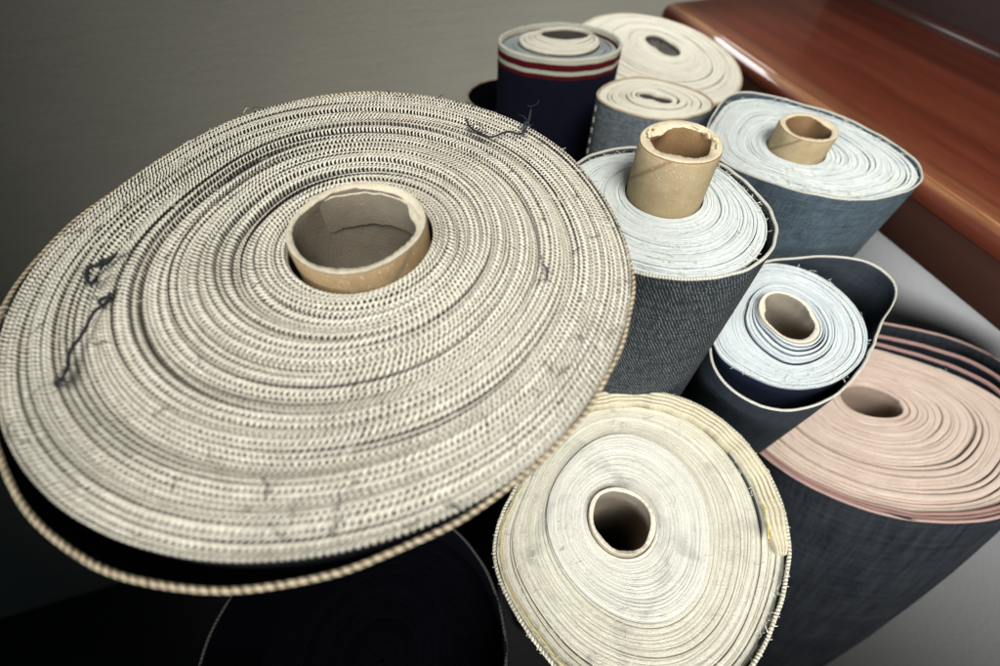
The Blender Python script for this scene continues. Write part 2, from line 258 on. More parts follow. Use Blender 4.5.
def wrap(name,parent,tab,L,mat,thick=.0012,rise=.0008,tabmin=None,taper=1.,inner=.35,n=420,start=0.,seed=3,ripple=.0008,bend=None,close=None,edge_jit=.00015,rimfn=None,bot=0.):
    """outermost layer: a closed shell from the floor to the rim and some way down inside"""
    th=np.linspace(0,TAU,n+1)+start
    ro=pol(tab,th)
    if tabmin is not None: ro=np.maximum(ro,pol(tabmin,th)+thick+.0004)
    ro=ro+wob(th,seed,edge_jit,range(6,30))
    rf=rimfn(th) if rimfn else 0*th
    top=L+rise+rf+wob(th,seed+1,edge_jit*1.5,range(3,24))
    rows=[]; 
    u=np.concatenate([[0],np.cumsum(np.hypot(np.diff(ro*np.cos(th)),np.diff(ro*np.sin(th))))])
    vs=[L-bot,.9,.62,.42,.26,.16,.1,.06,.035,.02,.011,.006,.003,.0012,.0004]
    vs=[v for v in vs if v<=L-bot]
    for v in vs:
        f=v/max(L,1e-6); sc=1+(taper-1)*f
        rv=ro if close is None else ro*math.exp(-(v/close[1])**2)+np.minimum(ro,pol(close[0],th)+thick+.001)*(1-math.exp(-(v/close[1])**2))
        rr=rv*sc+ripple*min(1,v*9)*(wob(th+v*1.5,seed+7,1.,range(2,8))+.5*wob(th-v*3,seed+8,1.,range(8,20)))
        if v==.0004: rr=rr-.0001
        rows.append((rr,top-v,v+0*th,0))
    nb=len(rows)
    rows.append((ro-.00022,top,0*th,0)); rows.append((ro-thick+.00022,top,0*th,0)); 
    for v in (.0004,.003,.012,.04,.12,inner):
        if v<=L-bot or v==.0004: rv=ro if close is None else ro*math.exp(-(v/close[1])**2)+np.minimum(ro,pol(close[0],th)+thick+.001)*(1-math.exp(-(v/close[1])**2)); rows.append((rv*(1+(taper-1)*v/max(L,1e-6))-thick-1.6*ripple*min(1,v*9),top-v,v+0*th,1))
    bo=(lambda v:(0,0)) if bend is None else (lambda v:(bend[0]*(1-np.exp(-v/bend[2])),bend[1]*(1-np.exp(-v/bend[2]))))
    P=np.stack([np.stack([r*np.cos(th)+bo(v)[0],r*np.sin(th)+bo(v)[1],z],-1) for r,z,v,i in rows],1)
    S=np.stack([np.stack([u,v,0*u+i],-1) for r,z,v,i in rows],1)
    V,F,s=grid(P[:,::-1],S[:,::-1])
    return mesh_obj(name,V,F,mat,parent,s)
def rim_cord(name,parent,tab,top,mat,rad=.0011,thick=.0012,n=900,tabmin=None,knob=.12,per=.0016,seed=5,flat=1.,off=0.,rimfn=None):
    """rounded selvedge edge following the rim of the outer layer"""
    th=np.linspace(0,TAU,n+1); ro=pol(tab,th)
    if tabmin is not None: ro=np.maximum(ro,pol(tabmin,th)+thick+.0004)
    ro=ro-thick/2+off+wob(th,seed,.0001,range(5,30))
    u=np.concatenate([[0],np.cumsum(np.hypot(np.diff(ro*np.cos(th)),np.diff(ro*np.sin(th))))])
    m=10; ph=np.linspace(0,TAU,m+1)
    k=1+knob*np.sin(TAU*(u[:,None]/per+ph[None,:]/TAU*1.2))
    R=ro[:,None]+rad*k*np.cos(ph); Z=top+(rimfn(th)[:,None] if rimfn else 0)+rad*flat*k*np.sin(ph)+wob(th,seed+1,.0002,range(3,20))[:,None]
    P=np.stack([R*np.cos(th)[:,None],R*np.sin(th)[:,None],Z],-1)
    S=np.stack([u[:,None]+0*ph,ph[None,:]/TAU+0*R,0*R],-1)
    V,F,s=grid(P[:,::-1],S[:,::-1]); return mesh_obj(name,V,F,mat,parent,s)
def tube(name,parent,cx,cy,tab,wall,top,depth,mat,seed=2,tear=.0006,n=180,torn=None):
    """cardboard core: outer wall, ragged rim, inner wall"""
    r=np.random.default_rng(seed); th=np.linspace(0,TAU,n+1)
    ro=pol(tab,th); wl=wall*(1+wob(th,seed,.13,range(1,7))+wob(th,seed+9,.02,range(9,30)))
    tz=top+wob(th,seed+3,tear*.8,range(1,6))+wob(th,seed+5,tear*.12,range(12,50))
    tz2=top+wob(th,seed+3,tear*.8,range(1,6))+wob(th,seed+4,tear*.28,range(5,50))
    if torn: 
        for (a,wd,dep,thin) in torn:
            q=np.exp(-((th-a+PI)%TAU-PI)**2/(2*wd*wd)); tz2=tz2-dep*q; wl=wl*(1+thin*q)
    u=ro.mean()*th
    rows=[(ro,tz-depth,depth,0),(ro,tz-depth*.5,depth*.5,0),(ro,tz-.004,.004,0),(ro,tz-.0012,.0012,0),(ro-.0002,tz-.0003,.0003,0.9),(ro-.0005,tz,0,2),
          (ro-wl*.5,(tz+tz2)/2-.0003,0,2),(ro-wl+.0002,tz2-.0001,0,2),(ro-wl,tz2-.0006,.0006,1.3),(ro-wall*1.02,tz2-.003,.003,1),(ro-wall,tz-.012,.012,1),(ro-wall,tz-depth*.5,depth*.5,1),(ro-wall,tz-depth,depth,1)]
    P=np.stack([np.stack([cx+a*np.cos(th),cy+a*np.sin(th),b],-1) for a,b,c,d in rows],1)
    S=np.stack([np.stack([u,0*u+c,0*u+d],-1) for a,b,c,d in rows],1)
    V,F,s=grid(P[:,::-1],S[:,::-1]); return mesh_obj(name,V,F,mat,parent,s)
def strand(pts,rad,m=6,taper=True):
    """thread through points -> V,F,st (Catmull-Rom smoothed)"""
    pts=np.array(pts,float); n=len(pts); q=[]
    for i in range(n-1):
        p0=pts[max(i-1,0)];p1=pts[i];p2=pts[i+1];p3=pts[min(i+2,n-1)]
        for t in np.linspace(0,1,7)[:-1]: q.append(p1+.5*t*(p2-p0+t*(2*p0-5*p1+4*p2-p3+t*(3*(p1-p2)+p3-p0))))
    q.append(pts[-1]); q=np.array(q); k=len(q)
    tg=np.gradient(q,axis=0); tg/=np.linalg.norm(tg,axis=1)[:,None]+1e-12
    a=np.cross(tg,[.3,.2,1.]); a/=np.linalg.norm(a,axis=1)[:,None]+1e-12; b=np.cross(tg,a)
    ph=np.linspace(0,TAU,m,endpoint=False)
    rr=np.full(k,rad) if np.isscalar(rad) else np.interp(np.linspace(0,1,k),np.linspace(0,1,len(rad)),rad)
    if taper: rr=rr*np.minimum(1,np.minimum(np.arange(k)+.4,k-np.arange(k)-.6)/3)
    P=q[:,None]+rr[:,None,None]*(np.cos(ph)[None,:,None]*a[:,None]+np.sin(ph)[None,:,None]*b[:,None])
    return grid(P,np.zeros_like(P),True)
def lint(parent,tin,tout,z,n,mat,l=(.0015,.004),rad=.00009,seed=1,lift=.0006,a0=0.,a1=TAU):
    # stray fibres lying on the cut edges
    r=np.random.default_rng(seed); fp=[]
    for i in range(n):
        a=r.uniform(a0,a1); f=math.sqrt(r.uniform(0,1)); ri=float(pol(tin,a)); ro=float(pol(tout,a)); q=ri+(ro-ri)*(f*.96 if r.uniform()<.8 else .97)
        p=np.array([q*math.cos(a),q*math.sin(a),z+r.uniform(0,lift)]); h=r.uniform(0,TAU); L_=r.uniform(*l); pts=[p]
        for k_ in range(3):
            h+=r.normal(0,.8); p=p+np.array([math.cos(h),math.sin(h),0])*L_/3+np.array([0,0,r.normal(0,.0003)]); p[2]=max(p[2],z-.0002); pts.append(p)
        fp.append(strand(pts,rad*r.uniform(.6,1.4),3))
    v,f,s=join(fp); return mesh_obj('stray_fibres',v,f,mat,parent)
def base_of(k,L): 
    n=np.array([*D[k]['n'],0.]); n[2]=math.sqrt(1-n[0]**2-n[1]**2)
    C=np.array(D[k]['C'])+[0,0,EYE]
    return C,n
def roll(k,label,name='fabric_roll',L=None):
    C,n=base_of(k,L); tilt=math.hypot(n[0],n[1]); R=np.max(D[k].get('o',D[k].get('w')))*1e-4
    if L is None: L=(C[2]-R*tilt-.002)/n[2]
    B=C-n*L
    return thing(name,B,n,label,'fabric roll'),L
# ------------------------------------------------------------------ materials
INDIGO=(.010,.013,.026)
M_stitch=stitch_mat('cream stitched selvedge',(.84,.80,.69),(.64,.59,.47),(.014,.013,.013),(.012,.013,.02),.00142,.9)
M_cordA=cord_mat('cream selvedge cord',(.66,.56,.40),(.07,.05,.04),.0019,.9,.9)
M_navy=denim_mat('dark navy denim',(.0014,.0015,.0032),(.003,.0032,.006),(.008,.008,.013),.0010,1.,.25,.5)
M_navy.node_tree.nodes['Principled BSDF'].inputs['Specular IOR Level'].default_value=.03
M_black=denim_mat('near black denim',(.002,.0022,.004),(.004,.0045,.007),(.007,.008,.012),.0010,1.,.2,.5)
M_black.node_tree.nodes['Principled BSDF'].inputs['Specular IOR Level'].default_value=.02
M_pale=edge_mat('pale blue white fabric edges',(.74,.775,.745),(.56,.61,.61),(.17,.22,.26),(.012,.016,.03),.36,1100.,.7)
M_pale2=edge_mat('pale blue fabric edges',(.66,.705,.71),(.50,.56,.58),(.13,.17,.22),(.010,.014,.03),.36,1100.,.6)
M_band=edge_mat('yellowed selvedge band',(.68,.62,.46),(.52,.46,.32),(.26,.21,.11),(.3,.27,.18),.30,1000.,.9)
M_creamout=edge_mat('yellowish cream fabric edges',(.70,.67,.56),(.53,.50,.40),(.28,.26,.20),(.10,.10,.09),.36,1100.,.5,stain=(.22,.22,.20),patch=.45)
M_cream=edge_mat('cream felted fabric edges',(.74,.715,.64),(.57,.555,.49),(.42,.41,.36),(.10,.10,.09),.40,1500.,.14,stain=(.25,.26,.25),patch=.4)
M_cream2=edge_mat('off white fabric edges',(.78,.75,.63),(.64,.60,.48),(.38,.31,.22),(.08,.07,.06),.40,1200.,.5)
M_pink=edge_mat('pinkish cream fabric edges',(.72,.59,.49),(.60,.465,.385),(.43,.23,.18),(.30,.22,.17),.37,900.,.6)
M_pinkloose=denim_mat('dark denim with pink edge',(.006,.008,.014),(.014,.017,.026),(.05,.06,.07),.0010,1.,.5,.8,edge=((.36,.22,.19),.0022))
M_selv=cord_mat('pale selvedge edge',(.70,.69,.61),(.25,.26,.27),.0011,.5,.4)
M_selvtan=cord_mat('tan selvedge edge',(.66,.55,.38),(.25,.16,.10),.0015,.5,.8)
M_bodyB=denim_mat('grey black twill denim',(.014,.018,.022),(.034,.040,.046),(.20,.22,.22),.00135,-.55,.75,.35)
M_bodyC=denim_mat('mid blue denim',(.030,.045,.060),(.058,.082,.100),(.20,.25,.28),.0013,.8,.7,.5)
M_bodyD=denim_mat('dark slate denim',(.018,.024,.032),(.036,.044,.053),(.09,.10,.115),.0011,1.,.4,.4)
M_bodyE=denim_mat('washed black denim',(.009,.011,.016),(.034,.038,.045),(.07,.078,.085),.0011,1.,.5,1.)
M_bodyG=denim_mat('navy denim with red and white bands',(.0035,.004,.011),(.006,.007,.017),(.012,.014,.03),.0010,1.,.2,.4,
    bands=[(-.01,.0032,(.56,.54,.42)),(.0034,.0069,(.11,.005,.009)),(.0080,.0111,(.52,.50,.39)),(.0114,.0142,(.09,.005,.008))])
M_bodyI=denim_mat('slate herringbone denim',(.085,.105,.12),(.13,.155,.175),(.40,.44,.45),.0017,-.9,.7,.3)
M_bodyH=denim_mat('grey denim',(.02,.024,.03),(.04,.045,.05),(.1,.11,.12),.0011,1.,.5,.5)
M_bodyF=denim_mat('dark backing denim',(.010,.011,.014),(.02,.021,.026),(.08,.08,.08),.0010,1.,.3,.5)
M_card=card_mat('kraft cardboard',(.45,.36,.22),(.66,.58,.43),(.16,.095,.045))
M_cardA=card_mat('grey brown cardboard',(.40,.28,.15),(.66,.60,.48),(.135,.115,.085))
M_cardpale=card_mat('pale cardboard',(.54,.47,.36),(.72,.68,.58),(.20,.17,.13))
def plain(name,col,rough=.9,ns=900.,var=.3):
    k=NT(name); n=k.noise(k.obj(),ns,3.,.6); c=k.mix(n,(col[0]*(1-var),col[1]*(1-var),col[2]*(1-var)),(col[0]*(1+var),col[1]*(1+var),col[2]*(1+var)))
    k.bump(n,.4,.0005); return k.done(c,rough,.2)
M_thread=plain('charcoal thread',(.025,.026,.03)); M_white=plain('white stitching thread',(.7,.7,.66))
M_yellow=plain('yellow thread',(.50,.41,.14)); M_fray=plain('cream fibres',(.72,.70,.60)); M_pad=plain('grey padding',(.09,.09,.075),.95,500.,.6)
M_greythread=plain('grey fibres',(.30,.30,.30))
M_shadededge=edge_mat('shaded grey blue fabric edges',(.36,.38,.36),(.22,.25,.26),(.06,.07,.09),(.010,.012,.025),.36,1100.,.6)  # shade between the banded roll's rim and centre, put into the edge colour
# ------------------------------------------------------------------ the rolls
def tmin(k,a='w',add=0.): return np.asarray(D[k][a],float)+add*1e4
# A: the big short roll of stitched selvedge on top
LA=.050; ZA=D['A']['C'][2]+EYE-LA
A,_=roll('A','widest roll, black and cream stitched layers wound round a short ragged grey cardboard core',L=LA)
gapsA={8:.15,14:.10,21:.16,30:.10,40:.14,49:.06}
winding('winding',A,circ(.0212,.0010,.0006),tmin('A','w'),54,840,LA,M_stitch,depth=.005,g=.0004,gaps=gapsA,hv=.0010,seed=4,outer_depth=.007,inner_depth=.049,start=2.2,
   hfn=lambda s,t: -.0008*s+.0005*np.sin(s*24)+.0004*np.sin(s*51+t), wobble=.45)
oA=np.asarray(D['A']['o'],float)
flapA=lambda t_:-.0014*(1-np.exp(-(((t_-4.15+PI)%TAU-PI)/1.05)**4))+wob(t_,77,.00025,range(2,9))
wr=wrap('outer_wrap',A,oA,LA,M_navy,thick=.0006,rise=-.0012,tabmin=tmin('A'),inner=.048,taper=.84,rimfn=flapA,ripple=.0)
rim_cord('selvedge_cord',wr,oA,LA-.0008,M_cordA,rad=.00052,thick=.0006,tabmin=tmin('A'),knob=.04,per=.0017,flat=1.,rimfn=flapA,n=2600)
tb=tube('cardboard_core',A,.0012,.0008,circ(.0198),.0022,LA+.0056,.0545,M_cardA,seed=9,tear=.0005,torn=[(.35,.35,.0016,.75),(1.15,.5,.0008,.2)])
a=np.linspace(.15,2.5,70); w_=np.sin((a-a[0])/(a[-1]-a[0])*PI)
ri=.0176-.0013*w_**.6+wob(a,5,.0001,range(3,20)); zt=LA+.0046-.0010*w_+wob(a,6,.00018,range(4,30))
rows=[(ri,zt-.012),(ri,zt-.0003),(ri+.0001,zt),(ri+.0005,zt+.0001),(ri+.0006,zt-.0003),(ri+.0006+.0*w_,zt-.006)]
P=np.stack([np.stack([.0012+q*np.cos(a),.0008+q*np.sin(a),z],-1) for q,z in rows],1); S=np.zeros_like(P); S[:,:,0]=(a*.02)[:,None]; S[:,2:4,2]=2; S[:,:2,2]=1
v,f,s_=grid(P,S); mesh_obj('peeling_ply',v,f,M_cardA,tb,s_)
# B: tall core roll
B,LB=roll('B','grey denim roll with pale edges whose brown cardboard core stands up tallest')
winding('winding',B,circ(.0166,.0009,.0040),tmin('B','w'),30,420,LB,M_pale,depth=.008,g=.0003,gaps={4:.25,11:.3,19:.25,26:.4},hv=.0006,seed=21,outer_depth=.3,inner_depth=.05,wobble=.4)
wr=wrap('outer_wrap',B,D['B']['o'],LB,M_bodyB,thick=.0011,rise=.0008,tabmin=tmin('B'))
rim_cord('selvedge_edge',wr,D['B']['o'],LB+.0008,M_selv,rad=.00065,thick=.0011,tabmin=tmin('B'),n=1500,per=.0011,knob=.04)
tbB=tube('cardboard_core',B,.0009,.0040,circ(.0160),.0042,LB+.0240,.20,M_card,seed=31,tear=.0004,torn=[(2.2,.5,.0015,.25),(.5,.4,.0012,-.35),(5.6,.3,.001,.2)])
fp=[]
for i in range(16):
    a=random.choice((2.1,2.5,.2,.5,5.7,-.2))+random.uniform(-.3,.3); r0=.0160-.0040*random.uniform(.55,1.0); l=random.uniform(.0015,.0035)
    fp.append(strand([(.0009+r0*math.cos(a+q*l/r0*1.2),.004+r0*math.sin(a+q*l/r0*1.2),LB+.0240+random.uniform(-.0009,.0007)) for q in (0,.5,1)],random.uniform(.0003,.0007),5))
mesh_obj('torn_paper',*join(fp)[:2],plain('torn paper fibres',(.62,.52,.34)),tbB)
# C: blue roll by the step
Cc,LC=roll('C','mid blue denim roll beside the wooden step, its low brown cardboard core sticking out')
winding('winding',Cc,circ(.0172,-.0011,.0022),tmin('C','o',-.0018),34,420,LC,M_pale,depth=.008,g=.0003,gaps={7:.2,17:.3,27:.3,31:.6},hv=.0008,seed=24,outer_depth=.3,inner_depth=.05,wobble=.45)
wr=wrap('outer_wrap',Cc,D['C']['o'],LC,M_bodyC,thick=.0011,rise=.0010,tabmin=tmin('C','o',-.0016),taper=.9,rimfn=lambda t:.004*np.exp(-(((t-2.2+PI)%TAU-PI)/.6)**2))
rim_cord('selvedge_edge',wr,D['C']['o'],LC+.0010,M_selv,rad=.0006,thick=.0011,n=1500,per=.0011,knob=.04,tabmin=tmin('C','o',-.0016),rimfn=lambda t:.004*np.exp(-(((t-2.2+PI)%TAU-PI)/.6)**2))
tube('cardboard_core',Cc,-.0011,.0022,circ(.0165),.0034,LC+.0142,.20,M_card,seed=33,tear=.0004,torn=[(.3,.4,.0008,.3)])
# D: small roll with the loose flap
Dd,LD=roll('D','small pale blue denim roll with a loose outer flap folded out into a pointed loop')
winding('core_winding',Dd,tmin('D','i',.0002),tmin('D','r',-.0006),6,420,LD+.0022,M_pale2,depth=.02,g=.0005,gaps={1:.9,2:.8,3:1.1,4:.8},hv=.0006,seed=41,inner_depth=.05,outer_depth=.02)
winding('winding',Dd,D['D']['r'],tmin('D','w'),18,420,LD,M_pale2,depth=.01,g=.0003,gaps={1:.5,6:.2,12:.4,16:.7},hv=.0005,seed=42,outer_depth=.3,inner_depth=.03,wobble=.4)
wr=wrap('outer_flap',Dd,D['D']['o'],LD,M_bodyD,thick=.0012,rise=.0010,tabmin=None,n=600,taper=.92,close=(tmin('D','w'),.11))
rim_cord('selvedge_edge',wr,D['D']['o'],LD+.0010,M_selv,rad=.0007,thick=.0012,n=1600,per=.0011,knob=.03)
tube('cardboard_core',Dd,0,0,D['D']['i'],.0020,LD+.0030,.2,M_cardpale,seed=43,tear=.0005,torn=[(2.6,.25,.001,.9),(5.5,.4,.0005,.5)])
# E: pink roll at the right
Ee,LE=roll('E','large roll with pinkish cream layers round an open hole, washed black denim body')
winding('winding',Ee,D['E']['i'],tmin('E','w'),34,420,LE,M_pink,depth=.05,g=.0003,gaps={14:.2,21:.7,22:.5,24:.4,29:.5,30:.4,32:.5},hv=.0006,seed=51,outer_depth=.03,inner_depth=.35,wobble=.5,hfn=lambda s,t:-.001*s)
oE=np.maximum(np.asarray(D['E']['o'],float),tmin('E','w',.0076))
for kk,lo,hi in (('3',.0030,48),('2',.0053,23)):
    wrap('loose_layer',Ee,np.minimum(np.maximum(np.asarray(D['E'][kk],float),tmin('E','w',lo)),oE-hi),LE,M_pinkloose,thick=.0021,rise=.0006,taper=.96,bot=LE-.10,ripple=0.,bend=(.07,-.02,.42),seed=55+hi,edge_jit=.0002)
wr=wrap('outer_wrap',Ee,oE,LE,M_bodyE,thick=.0016,rise=.0010,taper=.94,edge_jit=.0003,ripple=.0006,bend=(.07,-.02,.42))
rim_cord('selvedge_edge',wr,oE,LE+.0008,plain('dusty pink edge',(.36,.24,.21),.9,1500.,.25),rad=.0010,thick=.0016,n=900,knob=.08,per=.0016)
# F: cream frayed roll in front
Ff,LF=roll('F','cream frayed roll at the front with a thin pale cardboard core and yellow threads')
winding('core_winding',Ff,tmin('F','i',.0004),D['F']['r'],22,420,LF,M_cream,depth=.006,g=.00018,hv=.0003,seed=61,inner_depth=.05,outer_depth=.02,wobble=.5)
oF=np.asarray(D['F']['o'],float)
winding('winding',Ff,np.asarray(D['F']['r'],float),oF-7,22,520,LF-.0028,M_creamout,depth=.008,g=.00035,gaps={1:.3,17:.5},hv=.0005,seed=62,outer_depth=.3,wobble=.5,
   hfn=lambda s,t:.0036*np.clip((s-.70)/.05,0,1)*np.clip((1.15-np.abs((t-1.0+PI)%TAU-PI))/.12,0,1))
wr=wrap('outer_wrap',Ff,oF,LF,M_bodyF,thick=.0012,rise=.0004,edge_jit=.0003,taper=.9)
rim_cord('selvedge_edge',wr,oF,LF+.0004,cord_mat('cream frayed selvedge',(.74,.71,.60),(.30,.27,.18),.0015,.4,.6),rad=.0008,thick=.0012,n=1700,knob=.10,per=.0013)
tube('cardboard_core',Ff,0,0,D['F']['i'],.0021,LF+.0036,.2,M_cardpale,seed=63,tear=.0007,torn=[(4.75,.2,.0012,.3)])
a=np.linspace(-.22,2.25,260); env=np.clip(np.minimum((a+.22)/.22,(2.25-a)/.7),0,1)**.5
fr_=np.linspace(0,1,29); rb=pol(oF,a)[:,None]-.0012-(.0020+.0064*env[:,None])*(1-fr_[None,:])+.0002*np.sin(a*31)[:,None]
lay=np.abs(np.sin(fr_*PI*4))**.5
hz=LF+.0003+env[:,None]*(.0012+.0008*lay[None,:])+wob(a,64,.0003,range(3,20))[:,None]
hz[:,0]=LF-.004; hz[:,-1]=LF-.004; hz[0]=LF-.004; hz[-1]=LF-.004
P=np.stack([rb*np.cos(a)[:,None],rb*np.sin(a)[:,None],hz],-1); u_=np.cumsum(np.r_[0,np.hypot(*np.diff(P[:,14,:2],axis=0).T)])
S=np.stack([np.repeat(u_[:,None],29,1),np.repeat(((fr_*4)%1.)[None,:],260,0),0*hz],-1)
v,f,s_=grid(P[::-1],S[::-1]); mesh_obj('folded_band',v,f,M_band,Ff,s_)
# frayed fibres round the rim of F
fp=[]
for i in range(330):
    a=random.uniform(0,TAU); r0=float(pol(oF,a))-.0006; z=LF+random.uniform(-.0012,.0008); l=random.choice((.0006,.0008,.0010,.0016))*random.uniform(.6,1.2); da=random.uniform(-.012,.012)
    fp.append(strand([(r0*math.cos(a),r0*math.sin(a),z),((r0+l*.5)*math.cos(a+da),(r0+l*.5)*math.sin(a+da),z+random.uniform(-.0003,.0004)),((r0+l)*math.cos(a+2.2*da),(r0+l)*math.sin(a+2.2*da),z-random.uniform(0,.0010))],.00016,4))
mesh_obj('frayed_fringe',*join(fp)[:2],M_fray,Ff)
def ring_thread(name,parent,tab,off,z,a0,a1,rad,mat,n=30,jr=.0002):
    a=np.linspace(a0,a1,n); r=pol(tab,a)+off+np.random.default_rng(int(abs(off)*1e6)+7).normal(0,jr,n)
    v,f,s=strand(np.stack([r*np.cos(a),r*np.sin(a),z+np.random.default_rng(3).normal(0,jr,n)],-1),rad,5)
    return mesh_obj(name,v,f,mat,parent)
ring_thread('yellow_thread',Ff,oF,-.0032,LF+.0006,2.7,5.0,.00030,M_yellow,60)
ring_thread('yellow_thread',Ff,oF,-.0088,LF+.0022,-.16,.10,.00045,M_yellow,12)
# G: navy roll with the bands
Gg,LG=roll('G','navy denim roll banded red and white below its cream rim, standing near the plaster wall')
winding('winding',Gg,D['G']['i'],np.maximum(np.asarray(D['G']['w'],float),np.asarray(D['G']['i'],float)+25),8,300,LG-.001,M_cream2,depth=.02,g=.0005,gaps={2:.3,4:.4,6:.4},hv=.0005,seed=71,outer_depth=.2,inner_depth=.2)
oG=np.maximum(np.asarray(D['G']['o'],float),np.asarray(D['G']['w'],float)+38)
tg=np.linspace(0,TAU,72,endpoint=False)
winding('inner_layers',Gg,np.maximum(np.asarray(D['G']['w'],float),np.asarray(D['G']['i'],float)+25)+6,np.maximum(oG-36-45*np.exp(-(((tg-.15+PI)%TAU-PI)/.5)**2),np.maximum(np.asarray(D['G']['w'],float),np.asarray(D['G']['i'],float)+25)+10),5,300,LG-.004,M_shadededge,depth=.02,g=.0006,hv=.001,seed=72,outer_depth=.2)
wr=wrap('outer_wrap',Gg,oG,LG,M_bodyG,thick=.0028,rise=.0006)
rim_cord('selvedge_edge',wr,oG,LG+.0004,M_selv,rad=.0015,thick=.0028,n=900,per=.0014,knob=.06,flat=.8)
# H: cream roll at the back
Hh,LH=roll('H','broad off white roll at the back, dark grey padding filling its core')
winding('winding',Hh,D['H']['i'],tmin('H','o',-.0016),30,360,LH,M_cream2,depth=.008,g=.0004,gaps={9:.3,18:.5,23:.6},hv=.001,seed=81,outer_depth=.2,inner_depth=.03,wobble=.5)
wr=wrap('outer_wrap',Hh,D['H']['o'],LH,M_bodyH,thick=.0012,rise=-.001,tabmin=tmin('H','o',-.0016))
rim_cord('selvedge_edge',wr,D['H']['o'],LH-.0006,M_selvtan,rad=.0012,thick=.0012,n=900,per=.002,tabmin=tmin('H','o',-.0016))
th=np.linspace(0,TAU,97); rr=np.linspace(.02,1.,14)
P=np.stack([np.stack([q*pol(D['H']['i'],th)*np.cos(th),q*pol(D['H']['i'],th)*np.sin(th),LH-.004+RNG.normal(0,.0012,97)],-1) for q in rr],1); P[-1]=P[0]
v,f,s=grid(P,P*0); mesh_obj('core_padding',v,f,M_pad,Hh)
# I: small slate roll
Ii,LI=roll('I','small slate grey roll with tan rim and loosely coiled cream centre')
winding('core_winding',Ii,D['I']['i'],tmin('I','r'),3,300,LI+.001,M_cream2,depth=.02,g=.0004,gaps={0:.2,1:.7,2:.6},hv=.0004,seed=91,inner_depth=.05,outer_depth=.02)
winding('winding',Ii,tmin('I','r',.0006),tmin('I','o',-.0016),9,360,LI,M_cream2,depth=.008,g=.0005,gaps={3:.3,6:.5},hv=.0004,seed=92,outer_depth=.2,inner_depth=.03)
wr=wrap('outer_wrap',Ii,D['I']['o'],LI,M_bodyI,thick=.0011,rise=.0004,taper=.95)
rim_cord('selvedge_edge',wr,D['I']['o'],LI+.0004,M_selvtan,rad=.0008,thick=.0011,n=1200,per=.0014,knob=.07)
a=math.radians(181); fp=[]
for i in range(9):
    z=LI-.005-i*.0085; r=float(pol(D['I']['o'],a))+.0001
    fp.append(strand([(r*math.cos(a+t*.03),r*math.sin(a+t*.03),z-t*.0045) for t in (0,.5,1)],.00036,6))
mesh_obj('edge_stitching',*join(fp)[:2],M_white,Ii)
# J: dark roll behind, L: dark roll under A, both mostly hidden
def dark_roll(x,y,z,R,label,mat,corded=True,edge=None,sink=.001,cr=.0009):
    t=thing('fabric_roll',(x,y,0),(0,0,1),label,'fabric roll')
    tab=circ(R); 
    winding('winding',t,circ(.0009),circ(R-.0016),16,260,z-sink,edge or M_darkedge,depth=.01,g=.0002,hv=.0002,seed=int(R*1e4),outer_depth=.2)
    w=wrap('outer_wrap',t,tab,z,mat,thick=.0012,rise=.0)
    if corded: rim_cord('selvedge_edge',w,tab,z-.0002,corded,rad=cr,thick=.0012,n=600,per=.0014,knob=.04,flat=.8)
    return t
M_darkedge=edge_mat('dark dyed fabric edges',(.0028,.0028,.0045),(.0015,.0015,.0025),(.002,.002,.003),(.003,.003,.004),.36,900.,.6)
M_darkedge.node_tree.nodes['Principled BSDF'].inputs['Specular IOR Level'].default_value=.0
dark_roll(.003,.492,EYE-.234,.039,'dark roll behind the widest roll, only its pale rim arc showing beside the banded roll',M_navy,cord_mat('beige selvedge edge',(.50,.43,.33),(.3,.25,.2),.0014),cr=.0014)
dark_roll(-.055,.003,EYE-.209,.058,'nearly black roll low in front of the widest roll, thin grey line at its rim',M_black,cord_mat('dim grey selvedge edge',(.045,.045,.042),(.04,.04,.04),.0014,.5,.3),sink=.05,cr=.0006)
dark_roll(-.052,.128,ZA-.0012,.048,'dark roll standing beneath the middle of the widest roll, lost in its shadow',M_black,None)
lint(A,circ(.022),tmin('A','w'),LA-.0004,200,M_fray,(.002,.005),.00010,1,.0010)
lint(A,circ(.022),tmin('A','w'),LA-.0004,110,M_thread,(.002,.006),.00012,2,.0010)
lint(B,circ(.0175,.0009,.004),tmin('B','w'),LB+.0003,420,M_fray,(.0015,.004),.00011,3,.0008)
lint(Cc,circ(.018,-.0011,.0022),tmin('C','o',-.002),LC+.0004,420,M_fray,(.002,.005),.00014,4,.0010)
lint(Dd,D['D']['r'],tmin('D','w'),LD+.0003,260,M_fray,(.0015,.004),.00011,5,.0008)
lint(Ee,D['E']['i'],tmin('E','w'),LE-.0006,160,M_fray,(.002,.005),.00012,6,.0008)
lint(Ff,D['F']['i'],oF-10,LF-.0002,520,M_fray,(.0012,.004),.00010,8,.0010)
lint(Ff,D['F']['r'],oF-10,LF-.0010,90,M_greythread,(.002,.005),.00010,9,.0010)
